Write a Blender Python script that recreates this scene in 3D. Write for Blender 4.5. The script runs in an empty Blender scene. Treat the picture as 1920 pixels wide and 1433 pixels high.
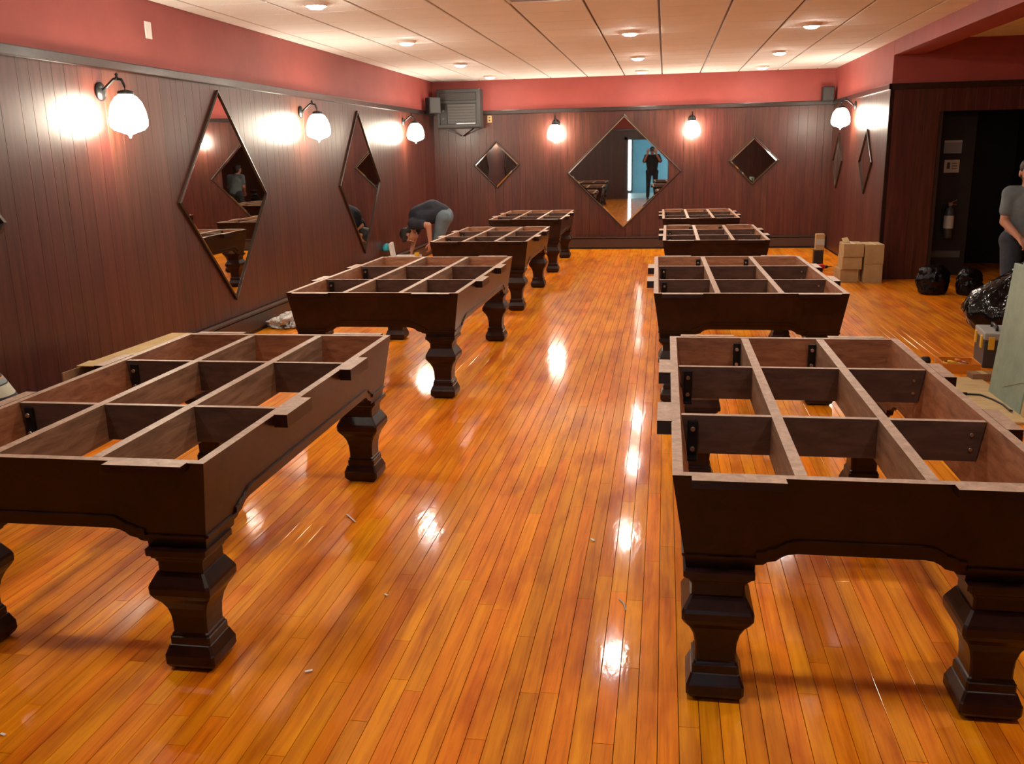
import bpy, bmesh, math, random
from mathutils import Vector, Matrix
random.seed(7)
S = bpy.context.scene
COL = S.collection
PI = math.pi

# ------------------------------------------------------------------ camera
CH = 1.5743
def cam_axes(yaw=9.5254, pitch=14.0383, roll=1.2651):
    y, p, r = (math.radians(a) for a in (yaw, pitch, roll))
    F = Vector((-math.sin(y)*math.cos(p), math.cos(y)*math.cos(p), -math.sin(p)))
    R = Vector((math.cos(y), math.sin(y), 0)); U = R.cross(F)
    c, s = math.cos(r), math.sin(r)
    return c*R - s*U, s*R + c*U, F
CR, CU, CF = cam_axes()
cd = bpy.data.cameras.new('camera'); cam = bpy.data.objects.new('camera', cd); COL.objects.link(cam)
m = Matrix.Identity(4)
for i in range(3):
    m[i][0] = CR[i]; m[i][1] = CU[i]; m[i][2] = -CF[i]
m[2][3] = CH
cam.matrix_world = m
cd.sensor_fit = 'HORIZONTAL'; cd.sensor_width = 36; cd.lens = 1719.61/1920*36
cd.clip_start = 0.02; cd.clip_end = 100
S.camera = cam
# ------------------------------------------------------------------ world, exposure
w = bpy.data.worlds.new('world'); S.world = w; w.use_nodes = True
w.node_tree.nodes['Background'].inputs[0].default_value = (0.02, 0.02, 0.025, 1)
w.node_tree.nodes['Background'].inputs[1].default_value = 1.0
S.view_settings.view_transform = 'Standard'
try: S.view_settings.look = 'None'
except Exception: pass
S.view_settings.exposure = 1.25
S.view_settings.gamma = 1.0
S.view_settings.use_curve_mapping = False
DOWN = 140.0     # emission of a ceiling downlight lens
SCONCE = 34.0   # emission of a sconce glass
DAY = 0.6       # daylight in the lobby glass, also the glow of the added side pane

# ------------------------------------------------------------------ room constants
XL, XR, YB, YC = -3.795, 2.552, 15.33, 11.60
XE, YN = 6.2, -0.75             # far right wall, wall behind the camera
ZT, ZC = 2.205, 2.723           # top of panelling, ceiling
HT = 0.71                       # table frame top

# ------------------------------------------------------------------ helpers
def tag(o, label=None, cat=None, group=None, kind=None):
    if label: o['label'] = label
    if cat: o['category'] = cat
    if group: o['group'] = group
    if kind: o['kind'] = kind
    return o
def empty(name, loc=(0, 0, 0), rz=0.0):
    o = bpy.data.objects.new(name, None); COL.objects.link(o)
    o.location = loc; o.rotation_euler = (0, 0, rz); o.empty_display_size = .1
    return o
def link(name, me, parent=None, loc=(0, 0, 0), rot=(0, 0, 0)):
    o = bpy.data.objects.new(name, me); COL.objects.link(o)
    o.location = loc; o.rotation_euler = rot
    if parent is not None: o.parent = parent
    return o
class MB:
    def __init__(s): s.v = []; s.f = []; s.m = []; s.sm = []
    def face(s, idx, mi=0, sm=False): s.f.append(tuple(idx)); s.m.append(mi); s.sm.append(sm)
    def box(s, x0, x1, y0, y1, z0, z1, mi=0, top=None):
        b = len(s.v)
        s.v += [(x, y, z) for z in (z0, z1) for y in (y0, y1) for x in (x0, x1)]
        for k, q in enumerate(((0, 2, 3, 1), (4, 5, 7, 6), (0, 1, 5, 4), (2, 6, 7, 3), (0, 4, 6, 2), (1, 3, 7, 5))):
            s.face([b+i for i in q], top if (k == 1 and top is not None) else mi)
        return s
    def xf(s, M, start=0):
        for i in range(start, len(s.v)): s.v[i] = tuple(M @ Vector(s.v[i]))
        return s
    def bar(s, a, b, wx, wz, mi=0):      # box from a to b
        a = Vector(a); b = Vector(b); st = len(s.v); L = (b-a).length
        s.box(-wx/2, wx/2, -wz/2, wz/2, 0, L, mi)
        q = (b-a).to_track_quat('Z', 'Y').to_matrix().to_4x4(); q.translation = a
        return s.xf(q, st)
    def lathe(s, prof, n=16, mi=0, M=None, sm=True, cap=True):
        st = len(s.v)
        for r, z in prof:
            for k in range(n):
                t = 2*PI*k/n; s.v.append((r*math.cos(t), r*math.sin(t), z))
        for i in range(len(prof)-1):
            for k in range(n):
                k2 = (k+1) % n
                s.face((st+i*n+k, st+i*n+k2, st+(i+1)*n+k2, st+(i+1)*n+k), mi, sm)
        if cap:
            s.face([st+k for k in range(n)][::-1], mi)
            s.face([st+(len(prof)-1)*n+k for k in range(n)], mi)
        if M is not None: s.xf(M, st)
        return s
    def cyl(s, a, b, r0, r1=None, n=12, mi=0):
        a = Vector(a); b = Vector(b); r1 = r0 if r1 is None else r1
        q = (b-a).to_track_quat('Z', 'Y').to_matrix().to_4x4(); q.translation = a
        return s.lathe([(r0, 0), (r1, (b-a).length)], n, mi, q)
    def tube(s, pts, r, n=8, mi=0):
        pts = [Vector(p) for p in pts]; st = len(s.v)
        for i, p in enumerate(pts):
            d = (pts[min(i+1, len(pts)-1)] - pts[max(i-1, 0)]).normalized()
            q = d.to_track_quat('Z', 'Y'); rr = r[i] if isinstance(r, (list, tuple)) else r
            for k in range(n):
                t = 2*PI*k/n; s.v.append(tuple(p + q @ Vector((rr*math.cos(t), rr*math.sin(t), 0))))
        for i in range(len(pts)-1):
            for k in range(n):
                k2 = (k+1) % n
                s.face((st+i*n+k, st+i*n+k2, st+(i+1)*n+k2, st+(i+1)*n+k), mi, True)
        s.face([st+k for k in range(n)][::-1], mi); s.face([st+(len(pts)-1)*n+k for k in range(n)], mi)
        return s
    def ell(s, c, r, n=14, k=8, mi=0, rot=None):
        prof = []
        M = Matrix.Diagonal((r[0], r[1], r[2], 1))
        if rot is not None: M = rot.to_4x4() @ M
        M = Matrix.Translation(c) @ M
        for i in range(k+1):
            t = -PI/2 + PI*i/k; prof.append((max(math.cos(t), 1e-3), math.sin(t)))
        return s.lathe(prof, n, mi, M)
    def capsule(s, a, b, r0, r1, n=14):
        a = Vector(a); b = Vector(b); L = max((b-a).length, 1e-4)
        q = (b-a).to_track_quat('Z', 'Y').to_matrix().to_4x4(); q.translation = a
        prof = []
        for i in range(6):
            t = -PI/2 + (PI/2)*i/5; prof.append((max(r0*math.cos(t), 1e-4), r0*math.sin(t)))
        for i in range(6):
            t = (PI/2)*i/5; prof.append((max(r1*math.cos(t), 1e-4), L + r1*math.sin(t)))
        return s.lathe(prof, n, 0, q)
    def mesh(s, name, mats=()):
        me = bpy.data.meshes.new(name); me.from_pydata(s.v, [], s.f)
        for mt in (mats if isinstance(mats, (list, tuple)) else [mats]): me.materials.append(mt)
        me.polygons.foreach_set('material_index', s.m)
        me.polygons.foreach_set('use_smooth', s.sm)
        me.update(); return me
    def build(s, name, mats, parent=None, loc=(0, 0, 0), rot=(0, 0, 0), bevel=0):
        o = link(name, s.mesh(name, mats), parent, loc, rot)
        if bevel:
            bm = bmesh.new(); bm.from_mesh(o.data)
            bmesh.ops.recalc_face_normals(bm, faces=bm.faces)
            es = [e for e in bm.edges if len(e.link_faces) == 2 and e.calc_face_angle(0) > .6]
            bmesh.ops.bevel(bm, geom=es, offset=bevel, segments=2, affect='EDGES', profile=.6)
            bm.to_mesh(o.data); bm.free()
        return o
def fix(o):
    bm = bmesh.new(); bm.from_mesh(o.data); bmesh.ops.recalc_face_normals(bm, faces=bm.faces); bm.to_mesh(o.data); bm.free(); return o

# ------------------------------------------------------------------ materials
def mat(name, col, rough=.5, metal=0., coat=0., coat_r=.1, emit=None, estr=0., spec=.5, alpha=None, trans=0., ior=1.45):
    m = bpy.data.materials.new(name); m.use_nodes = True
    b = m.node_tree.nodes['Principled BSDF']
    b.inputs['Base Color'].default_value = (*col, 1); b.inputs['Roughness'].default_value = rough
    b.inputs['Metallic'].default_value = metal; b.inputs['Coat Weight'].default_value = coat
    b.inputs['Coat Roughness'].default_value = coat_r; b.inputs['Specular IOR Level'].default_value = spec
    b.inputs['Transmission Weight'].default_value = trans; b.inputs['IOR'].default_value = ior
    if emit: b.inputs['Emission Color'].default_value = (*emit, 1); b.inputs['Emission Strength'].default_value = estr
    return m
def N(m, t, **kw):
    n = m.node_tree.nodes.new(t)
    for k, v in kw.items():
        if k in n.inputs: n.inputs[k].default_value = v
        else: setattr(n, k, v)
    return n
def L(m, a, b): m.node_tree.links.new(a, b)
def P(m): return m.node_tree.nodes['Principled BSDF']
def ramp(m, fac, stops):
    r = N(m, 'ShaderNodeValToRGB'); e = r.color_ramp.elements
    while len(e) < len(stops): e.new(.5)
    for q, (p, c) in zip(e, stops): q.position = p; q.color = (*c, 1)
    L(m, fac, r.inputs[0]); return r
def mapping(m, scale, coord='Object'):
    tc = N(m, 'ShaderNodeTexCoord'); mp = N(m, 'ShaderNodeMapping'); mp.inputs['Scale'].default_value = scale
    L(m, tc.outputs[coord], mp.inputs[0]); return mp.outputs[0]
def geo_pos(m, scale):
    g = N(m, 'ShaderNodeNewGeometry'); mp = N(m, 'ShaderNodeMapping'); mp.inputs['Scale'].default_value = scale
    L(m, g.outputs['Position'], mp.inputs[0]); return mp.outputs[0]
def bump(m, h, strength=.2, dist=.01):
    b = N(m, 'ShaderNodeBump'); b.inputs['Strength'].default_value = strength; b.inputs['Distance'].default_value = dist
    L(m, h, b.inputs['Height']); L(m, b.outputs[0], P(m).inputs['Normal']); return b
def wood(name, c_dark, c_mid, c_light, scale, rough=.4, coat=0., coat_r=.1, tone=None, bmp=.15, world=False, grain=6., spec=.5):
    m = mat(name, c_mid, rough, coat=coat, coat_r=coat_r, spec=spec)
    v = geo_pos(m, scale) if world else mapping(m, scale)
    n = N(m, 'ShaderNodeTexNoise', Scale=grain, Detail=6., Roughness=.62, Distortion=.6); L(m, v, n.inputs['Vector'])
    r = ramp(m, n.outputs[0], [(.28, c_dark), (.5, c_mid), (.74, c_light)])
    out = r.outputs[0]
    if tone:
        at = N(m, 'ShaderNodeAttribute'); at.attribute_name = 'tone'
        mr = N(m, 'ShaderNodeMapRange'); mr.inputs[3].default_value = tone[0]; mr.inputs[4].default_value = tone[1]
        L(m, at.outputs['Fac'], mr.inputs[0])
        hs = N(m, 'ShaderNodeHueSaturation'); L(m, mr.outputs[0], hs.inputs['Value']); L(m, out, hs.inputs['Color'])
        at2 = N(m, 'ShaderNodeAttribute'); at2.attribute_name = 'hue'
        mr2 = N(m, 'ShaderNodeMapRange'); mr2.inputs[3].default_value = .492; mr2.inputs[4].default_value = .508
        L(m, at2.outputs['Fac'], mr2.inputs[0]); L(m, mr2.outputs[0], hs.inputs['Hue'])
        out = hs.outputs[0]
    L(m, out, P(m).inputs['Base Color'])
    if bmp: bump(m, n.outputs[0], bmp, .002)
    return m
M = {}
M['plank'] = wood('plank_oak', (.56, .142, .003), (.80, .242, .005), (.92, .335, .009), (26, 1.3, 26), .45, .55, .085, spec=.08, tone=(.78, 1.12), bmp=.10, world=True, grain=1.6)
def floor_wear():
    # blotchy darker stain in the boards and a slightly wavy varnish
    m = M['plank']; nt = m.node_tree; src = P(m).inputs['Base Color'].links[0].from_socket
    n = N(m, 'ShaderNodeTexNoise', Scale=1.0, Detail=3., Roughness=.55); L(m, geo_pos(m, (7, 1.8, 1)), n.inputs['Vector'])
    r = ramp(m, n.outputs[0], [(.33, (.70, .56, .50)), (.52, (1, 1, 1)), (.75, (1.0, 1.06, 1.0))])
    mx = N(m, 'ShaderNodeMixRGB', blend_type='MULTIPLY'); mx.inputs[0].default_value = 1
    L(m, src, mx.inputs[1]); L(m, r.outputs[0], mx.inputs[2]); L(m, mx.outputs[0], P(m).inputs['Base Color'])
    n2 = N(m, 'ShaderNodeTexNoise', Scale=1.0, Detail=3., Roughness=.6); L(m, geo_pos(m, (26, 9, 1)), n2.inputs['Vector'])
    b = N(m, 'ShaderNodeBump'); b.inputs['Strength'].default_value = .28; b.inputs['Distance'].default_value = .002
    L(m, n2.outputs[0], b.inputs['Height']); L(m, b.outputs[0], P(m).inputs['Coat Normal'])
floor_wear()
M['subfloor'] = mat('subfloor_dark', (.06, .02, .006), .7)
M['panel'] = wood('wall_panel_wood', (.034, .0075, .0045), (.064, .0145, .0085), (.098, .025, .015), (14, 14, .8), .40, .15, .24, tone=(.7, 1.35), bmp=.12, world=True, grain=2.2)
M['panel_back'] = mat('panel_groove', (.024, .008, .005), .8)
def plaster(name, c, c2, rough=.7):
    m = mat(name, c, rough); v = geo_pos(m, (1, 1, 1))
    n = N(m, 'ShaderNodeTexNoise', Scale=3., Detail=5., Roughness=.6); L(m, v, n.inputs['Vector'])
    r = ramp(m, n.outputs[0], [(.35, c), (.7, c2)]); L(m, r.outputs[0], P(m).inputs['Base Color'])
    n2 = N(m, 'ShaderNodeTexNoise', Scale=160., Detail=2.); L(m, v, n2.inputs['Vector']); bump(m, n2.outputs[0], .12, .002)
    return m
M['red'] = plaster('red_paint', (.31, .058, .048), (.36, .07, .058), .6)
M['white_plaster'] = plaster('lobby_blue_paint', (.22, .42, .50), (.27, .48, .55), .7)
M['tile'] = plaster('ceiling_tile', (.82, .85, .84), (.86, .89, .89), .85)
def tile_pits():
    m = M['tile']; v = geo_pos(m, (1, 1, 1)); vo = N(m, 'ShaderNodeTexVoronoi', Scale=70.); L(m, v, vo.inputs['Vector']); bump(m, vo.outputs['Distance'], .35, .004)
tile_pits()
M['gap_shade'] = mat('ceiling_gap_shade', (.10, .055, .045), .6)  # dark brown stands in for the shadow along the tile gaps
M['rail'] = wood('dark_rail', (.012, .006, .005), (.022, .010, .008), (.04, .018, .013), (3, 3, 3), .3, .4, .15, bmp=.05)
M['heater'] = mat('heater_enamel', (.055, .028, .020), .42)
M['mahogany'] = wood('dark_mahogany', (.008, .0022, .0014), (.018, .0042, .0026), (.032, .008, .0045), (4, 4, 4), .38, .16, .2, bmp=.05, grain=3., spec=.3)
M['raw'] = wood('raw_board', (.15, .052, .022), (.26, .10, .042), (.36, .16, .075), (3, 3, 14), .55, bmp=.2, grain=3.)
M['rawtop'] = wood('raw_edge', (.24, .145, .10), (.36, .225, .155), (.48, .32, .225), (9, 9, 9), .5, bmp=.1, grain=4.)
M['divider'] = wood('divider_board', (.11, .058, .033), (.20, .112, .066), (.31, .19, .12), (4, 1.2, 10), .55, bmp=.2, grain=4.)
M['cross'] = wood('cross_board', (.042, .021, .015), (.068, .034, .024), (.098, .052, .036), (3, 3, 10), .5, bmp=.2, grain=3.)
M['iron'] = mat('black_iron', (.008, .008, .009), .35, .3)
M['bolt'] = mat('zinc_bolt', (.6, .6, .6), .25, 1.)
M['mirror'] = mat('mirror_glass', (.72, .74, .72), .015, 1.)
M['bevelglass'] = mat('mirror_bevel', (.62, .64, .62), .05, 1.)
M['mframe'] = mat('mirror_frame', (.03, .018, .013), .3)
def emis(name, c, s):
    m = mat(name, (.8, .8, .8), .4, emit=c, estr=s); return m
M['lamp'] = emis('downlight_lens', (1., .91, .78), DOWN)
M['sconce'] = emis('sconce_glass', (1., .87, .68), SCONCE)
M['white'] = mat('white_enamel', (.78, .74, .68), .45)
M['plastic_white'] = mat('white_plastic', (.75, .73, .70), .4)
M['black'] = mat('black_plastic', (.012, .012, .014), .45)
M['darkgrey'] = mat('dark_grey_plastic', (.045, .043, .042), .5)
M['grille'] = mat('grille_grey', (.085, .08, .076), .5)
M['metalstrip'] = mat('bright_strip', (.6, .58, .55), .3, .8)
def cardboard(name, a, b):
    m = mat(name, a, .8); v = mapping(m, (1, 1, 1)); n = N(m, 'ShaderNodeTexNoise', Scale=9., Detail=5.); L(m, v, n.inputs['Vector'])
    r = ramp(m, n.outputs[0], [(.35, a), (.7, b)]); L(m, r.outputs[0], P(m).inputs['Base Color']); return m
M['card'] = cardboard('cardboard', (.36, .235, .10), (.44, .30, .14))
M['card_dark'] = cardboard('brown_cardboard', (.24, .12, .055), (.30, .16, .08))
M['tape'] = mat('parcel_tape', (.50, .37, .18), .35)
M['foam'] = mat('white_foam', (.82, .80, .76), .7)
M['ply'] = wood('plywood', (.42, .28, .12), (.52, .36, .17), (.60, .44, .24), (2, 6, 2), .6, bmp=.08, grain=4.)
def slate():
    m = mat('slate_stone', (.2, .3, .24), .6); v = mapping(m, (1, 1, 1)); n = N(m, 'ShaderNodeTexNoise', Scale=5., Detail=8., Roughness=.65); L(m, v, n.inputs['Vector'])
    r = ramp(m, n.outputs[0], [(.3, (.20, .27, .215)), (.55, (.27, .35, .275)), (.8, (.34, .42, .33))]); L(m, r.outputs[0], P(m).inputs['Base Color'])
    bump(m, n.outputs[0], .1, .003); return m
M['slate'] = slate()
def crumple(name, c, rough, scale, strength, spec=.6, dist=.05):
    m = mat(name, c, rough, spec=spec, coat=.0, coat_r=.12); v = mapping(m, (1, 1, .6)); n = N(m, 'ShaderNodeTexVoronoi', Scale=scale); n.feature = 'SMOOTH_F1'
    nn = N(m, 'ShaderNodeTexNoise', Scale=scale*.5, Detail=4.); L(m, v, nn.inputs['Vector'])
    mx = N(m, 'ShaderNodeMixRGB'); mx.inputs[0].default_value = .25; L(m, v, mx.inputs[1]); L(m, nn.outputs['Color'], mx.inputs[2]); L(m, mx.outputs[0], n.inputs['Vector'])
    bump(m, n.outputs['Distance'], strength, dist); return m
M['bag'] = crumple('black_bag_film', (.003, .003, .004), .16, 16., .5, spec=.3, dist=.02)
M['clearfilm'] = crumple('clear_wrap_film', (.62, .58, .55), .3, 22., .8)
M['orange'] = mat('orange_plastic', (.62, .20, .015), .45)
M['yellow'] = mat('yellow_plastic', (.72, .42, .03), .4)
M['lidgrey'] = mat('light_grey_plastic', (.32, .33, .31), .5)
M['redplastic'] = mat('red_plastic', (.42, .012, .015), .4)
M['cyan'] = mat('cyan_cloth', (.05, .42, .52), .8)
M['steel'] = mat('steel', (.55, .55, .54), .28, 1.)
M['brass'] = mat('yellowed_plate', (.62, .42, .16), .45)
M['paper'] = mat('paper_sheet', (.42, .42, .36), .7)
M['paperblue'] = mat('grey_blue_sign', (.22, .25, .29), .6)
M['doorblack'] = mat('black_door_paint', (.010, .009, .010), .5)
M['lightwood'] = mat('trim_wood', (.05, .02, .012), .4)
M['skin'] = mat('skin', (.46, .22, .14), .55)
M['skin2'] = mat('skin_tan', (.34, .15, .09), .55)
M['hair'] = crumple('dark_hair', (.012, .008, .006), .5, 60., .4, dist=.01)
M['lips'] = mat('lips', (.30, .09, .07), .5)
M['eyewhite'] = mat('eye_white', (.7, .68, .65), .3)
M['iris'] = mat('iris', (.02, .012, .008), .2)
def cloth(name, c, c2):
    m = mat(name, c, .85); v = mapping(m, (1, 1, 1)); n = N(m, 'ShaderNodeTexNoise', Scale=12., Detail=4.); L(m, v, n.inputs['Vector'])
    r = ramp(m, n.outputs[0], [(.3, c), (.7, c2)]); L(m, r.outputs[0], P(m).inputs['Base Color']); bump(m, n.outputs[0], .5, .01); return m
M['navy'] = cloth('navy_shirt', (.012, .013, .022), (.022, .024, .036))
M['jeans'] = cloth('blue_jeans', (.085, .125, .155), (.13, .18, .21))
M['darkjeans'] = cloth('dark_jeans', (.018, .022, .034), (.03, .036, .05))
M['greyshirt'] = cloth('grey_blue_shirt', (.105, .135, .15), (.15, .185, .20))
M['blackcloth'] = cloth('black_clothing', (.012, .012, .015), (.02, .02, .024))
M['shoe'] = mat('dark_shoe', (.02, .018, .017), .5)
M['soleshoe'] = mat('shoe_sole', (.5, .48, .45), .6)
def stripes():
    m = mat('striped_shirt', (.5, .5, .42), .85); g = N(m, 'ShaderNodeNewGeometry'); sp = N(m, 'ShaderNodeSeparateXYZ'); L(m, g.outputs['Position'], sp.inputs[0])
    mu = N(m, 'ShaderNodeMath', operation='MULTIPLY'); mu.inputs[1].default_value = 1/.105; L(m, sp.outputs[2], mu.inputs[0])
    fr = N(m, 'ShaderNodeMath', operation='FRACT'); L(m, mu.outputs[0], fr.inputs[0])
    r = ramp(m, fr.outputs[0], [(0., (.46, .48, .38)), (.30, (.03, .035, .045)), (.36, (.22, .26, .28)), (.58, (.55, .24, .06)), (.64, (.02, .025, .035)), (.82, (.46, .48, .38))])
    r.color_ramp.interpolation = 'CONSTANT'; L(m, r.outputs[0], P(m).inputs['Base Color']); return m
M['stripes'] = stripes()
M['day'] = emis('daylight_and_fill_glass', (.74, .92, 1.), DAY*6)
M['lobbyfloor'] = plaster('lobby_floor', (.55, .5, .42), (.62, .57, .5), .35)
M['panel_off'] = mat('lamp_diffuser_off', (.42, .42, .52), .5)

# ------------------------------------------------------------------ projection (only to pick which planks show largest)
def proj(p):
    d = Vector(p) - Vector((0, 0, CH)); wz = d.dot(CF)
    if wz < .05: return None
    return 960 + 1719.6*d.dot(CR)/wz, 716.5 - 1719.6*d.dot(CU)/wz, wz

# ================================================================== STRUCTURE
# ---- floor: dark subfloor slab, planks on top
sub = MB(); sub.box(XL-.15, XE+.15, YN-.1, YB+.15, -.12, -.016)
floor = tag(sub.build('floor', M['subfloor']), kind='structure')
PWID = .0585
planks = []
x = XL
def ymax_at(x): return YB if x < XR - .01 else YC + 1.6
while x < XE:
    y = YN - random.random()*1.2; ym = ymax_at(x + PWID/2)
    while y < ym:
        ln = random.choice([.45, .6, .75, .9, 1.05, 1.2, 1.5, 1.8, 2.1])
        planks.append((x, max(y, YN), min(y+ln, ym))); y += ln
    x += PWID
planks = [p for p in planks if p[2]-p[1] > .05]
def plank_geo(p, sc):
    x0, y0, y1 = p; g = .0009; t = random.uniform(-.00006, .00006); l = random.uniform(-.00025, .00025); c = .0006
    xa, xb = x0+g, x0+PWID-g; ya, yb = y0+g*.7, y1-g*.7; zt = -.0004 + l*.4
    v = [(xa, ya, -.016), (xb, ya, -.016), (xb, yb, -.016), (xa, yb, -.016),
         (xa, ya, zt-c), (xb, ya, zt-c), (xb, yb, zt-c), (xa, yb, zt-c),
         (xa+c, ya+c, zt-t), (xb-c, ya+c, zt+t), (xb-c, yb-c, zt+t), (xa+c, yb-c, zt-t)]
    f = [(8, 9, 10, 11)] + [(a, (a+1) % 4, (a+1) % 4+4, a+4) for a in range(4)] + [(a+4, (a+1) % 4+4, (a+1) % 4+8, a+8) for a in range(4)]
    return v, f
def size_px(p):
    q = proj((p[0]+PWID/2, (p[1]+p[2])/2, 0))
    if not q or not(-60 < q[0] < 1980 and q[1] < 1500): return 0
    return 1.0/q[2]**3*(p[2]-p[1])
order = sorted(range(len(planks)), key=lambda i: -size_px(planks[i]))
top300 = set(order[:300])
def add_tone(me, tones, hues):
    a = me.attributes.new('tone', 'FLOAT', 'FACE'); a.data.foreach_set('value', tones)
    b = me.attributes.new('hue', 'FLOAT', 'FACE'); b.data.foreach_set('value', hues)
rest = MB(); rt = []; rh = []
def rtone():
    t = random.gauss(.5, .17)
    if random.random() < .06: t -= .25
    return min(1, max(0, t))
for i, p in enumerate(planks):
    v, f = plank_geo(p, 1); t = rtone(); h = random.random()
    if i in top300:
        me = bpy.data.meshes.new('plank'); me.from_pydata(v, [], f); me.materials.append(M['plank'])
        add_tone(me, [t]*len(f), [h]*len(f)); link('plank', me, floor)
    else:
        b = len(rest.v); rest.v += v
        for q in f: rest.face([b+k for k in q])
        rt += [t]*len(f); rh += [h]*len(f)
me = rest.mesh('plank_field', M['plank']); add_tone(me, rt, rh)
tag(link('plank_field', me, floor), kind='stuff')

# ---- walls: slab (dark below, red above) with vertical boards
def wall(name, a, b, out, zlow=ZT, boards=True, z0=0, holes=(), thick=.15, ztop=ZC+.25):
    """wall face from a to b (xy), 'out' = unit normal into the room"""
    a = Vector((*a, 0)); b = Vector((*b, 0)); o = Vector((*out, 0)); u = (b-a).normalized(); Lw = (b-a).length
    segs = []; c = 0
    for h0, h1, hz in sorted(holes):
        segs.append((c, h0, 0)); segs.append((h0, h1, hz)); c = h1
    segs.append((c, Lw, 0))
    mb = MB()
    def slab(s0, s1, za, zb, mi):
        if zb-za < 1e-4 or s1-s0 < 1e-4: return
        st = len(mb.v); mb.box(s0, s1, -thick, 0, za, zb, mi)
        mb.xf(Matrix(((u.x, o.x, 0, a.x), (u.y, o.y, 0, a.y), (0, 0, 1, 0), (0, 0, 0, 1))), st)
    for s0, s1, hz in segs:
        slab(s0, s1, hz, zlow, 0); slab(s0, s1, zlow, ztop, 1)
    wobj = tag(fix(mb.build(name, [M['panel_back'], M['red']])), kind='structure')
    if boards:
        s = 0.; sheet = 0.; st_tone = .5
        while s < Lw-.01:
            wd = random.choice([.09, .11, .125, .14, .16, .18]); e = min(s+wd, Lw)
            if s >= sheet: sheet = s+1.22; st_tone = random.uniform(.3, .72)
            zb = 0
            for h0, h1, hz in holes:
                mid = (s+e)/2
                if h0 < mid < h1: zb = hz
            if zlow - zb > .05:
                bb = MB(); g = .0005; d = .009
                bb.box(s+g, e-g, .0, d, zb+.001, zlow-.001)
                c = .0011   # chamfered long edges
                v = [(s+g, 0), (s+g+.0, d-c), (s+g+c, d), (e-g-c, d), (e-g, d-c), (e-g, 0)]
                bb = MB()
                for zz in (zb+.001, zlow-.001):
                    for q in v: bb.v.append((q[0], q[1], zz))
                n = len(v)
                for k in range(n-1): bb.face((k, k+1, n+k+1, n+k))
                bb.face(range(n)); bb.face(range(n, 2*n))
                bb.xf(Matrix(((u.x, o.x, 0, a.x), (u.y, o.y, 0, a.y), (0, 0, 1, 0), (0, 0, 0, 1))))
                me = bb.mesh('board', M['panel']); t = min(1, max(0, random.gauss(st_tone, .13))); h = random.random()
                add_tone(me, [t]*len(me.polygons), [h]*len(me.polygons)); fix(link('board', me, wobj))
            s = e
    return wobj
wall('wall_left', (XL, YN), (XL, YB), (1, 0))
wall('wall_back', (XL, YB), (XR, YB), (0, -1))
wall('wall_right', (XR, YB), (XR, YC+.012), (-1, 0))
wall('wall_alcove', (XR+.001, YC), (XE, YC), (0, -1), holes=[(.584, 1.949, 1.93)])
wall('wall_far_right', (XE, YC), (XE, YN), (-1, 0))
wall('wall_front', (XL, YN), (XE, YN), (0, 1), holes=[(3.0, 4.4, 1.90)])
# dark recess behind the alcove opening
rc = MB(); x0, x1 = XR+.585, XR+1.95
rc.box(x0-.1, x0, YC+.15, YC+1.7, 0, 2.2); rc.box(x1, x1+.1, YC+.15, YC+1.7, 0, 2.2); rc.box(x0-.1, x1+.1, YC+1.6, YC+1.7, 0, 2.2); rc.box(x0-.1, x1+.1, YC+.15, YC+1.7, 2.1, 2.2)
tag(rc.build('wall_recess', M['doorblack']), kind='structure')
# lobby behind the camera
lb = MB(); lb.box(-1.9, -1.8, -5.2, YN-.15, 0, 2.8); lb.box(2.4, 2.5, -5.2, YN-.15, 0, 2.8); lb.box(-1.9, 2.5, -5.3, -5.2, 0, 2.8); lb.box(-1.9, 2.5, -5.3, YN-.15, 2.75, 2.85)
tag(lb.build('wall_lobby', M['white_plaster']), kind='structure')
lf = MB(); lf.box(-1.9, 2.5, -5.3, YN-.1, -.12, -.004)
tag(lf.build('floor_lobby', M['lobbyfloor']), kind='structure')
# bright glazing at the back of the lobby, plus an added unseen side pane
def lobby_window_or_fill(n, pos, rz, hw):
    gd = empty('window_%d' % n, pos, rz); tag(gd, kind='structure')
    MB().box(-hw, hw, -.05, -.03, .1, 2.2).build('pane', M['day'], gd)
    fr = MB(); fr.box(-hw-.07, -hw, -.06, .02, 0, 2.28); fr.box(hw, hw+.07, -.06, .02, 0, 2.28); fr.box(-hw, hw, -.06, .02, 2.2, 2.28); fr.box(-hw, hw, -.06, .02, 0, .1)
    fr.build('window_frame', M['darkgrey'], gd)
lobby_window_or_fill(1, (-.98, -5.14, 0), 0, .28)
lobby_window_or_fill(2, (2.34, -3.2, 0), -PI/2, .8)  # added out of sight to brighten the lobby walls; no such opening is known
# door jamb of the front opening
dj = MB(); hx0, hx1 = XL+3.0, XL+4.4
dj.box(hx0-.09, hx0, YN-.16, YN+.03, 0, 1.99); dj.box(hx1, hx1+.09, YN-.16, YN+.03, 0, 1.99); dj.box(hx0-.09, hx1+.09, YN-.16, YN+.03, 1.90, 1.99)
tag(dj.build('door_1', M['lightwood']), kind='structure')

# ---- rails (trim) between panelling and red paint
def rail(n, x0, x1, y0, y1):
    r = MB(); r.box(x0, x1, y0, y1, ZT-.02, ZT+.045)
    tag(r.build('trim_%d' % n, M['rail'], bevel=.008), kind='structure')
rail(1, XL, XL+.035, YN, YB); rail(2, XL, XR, YB-.035, YB); rail(3, XR-.035, XR, YC-.035, YB); rail(4, XR-.035, XE, YC-.035, YC); rail(5, XE-.035, XE, YN, YC); rail(6, XL, XE, YN, YN+.035)
# corner post of the alcove edge
cp = MB(); cp.box(XR-.014, XR+.03, YC-.014, YC+.03, 0, ZT-.02)
tag(cp.build('trim_7', M['mahogany'], bevel=.004), kind='structure')
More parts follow.
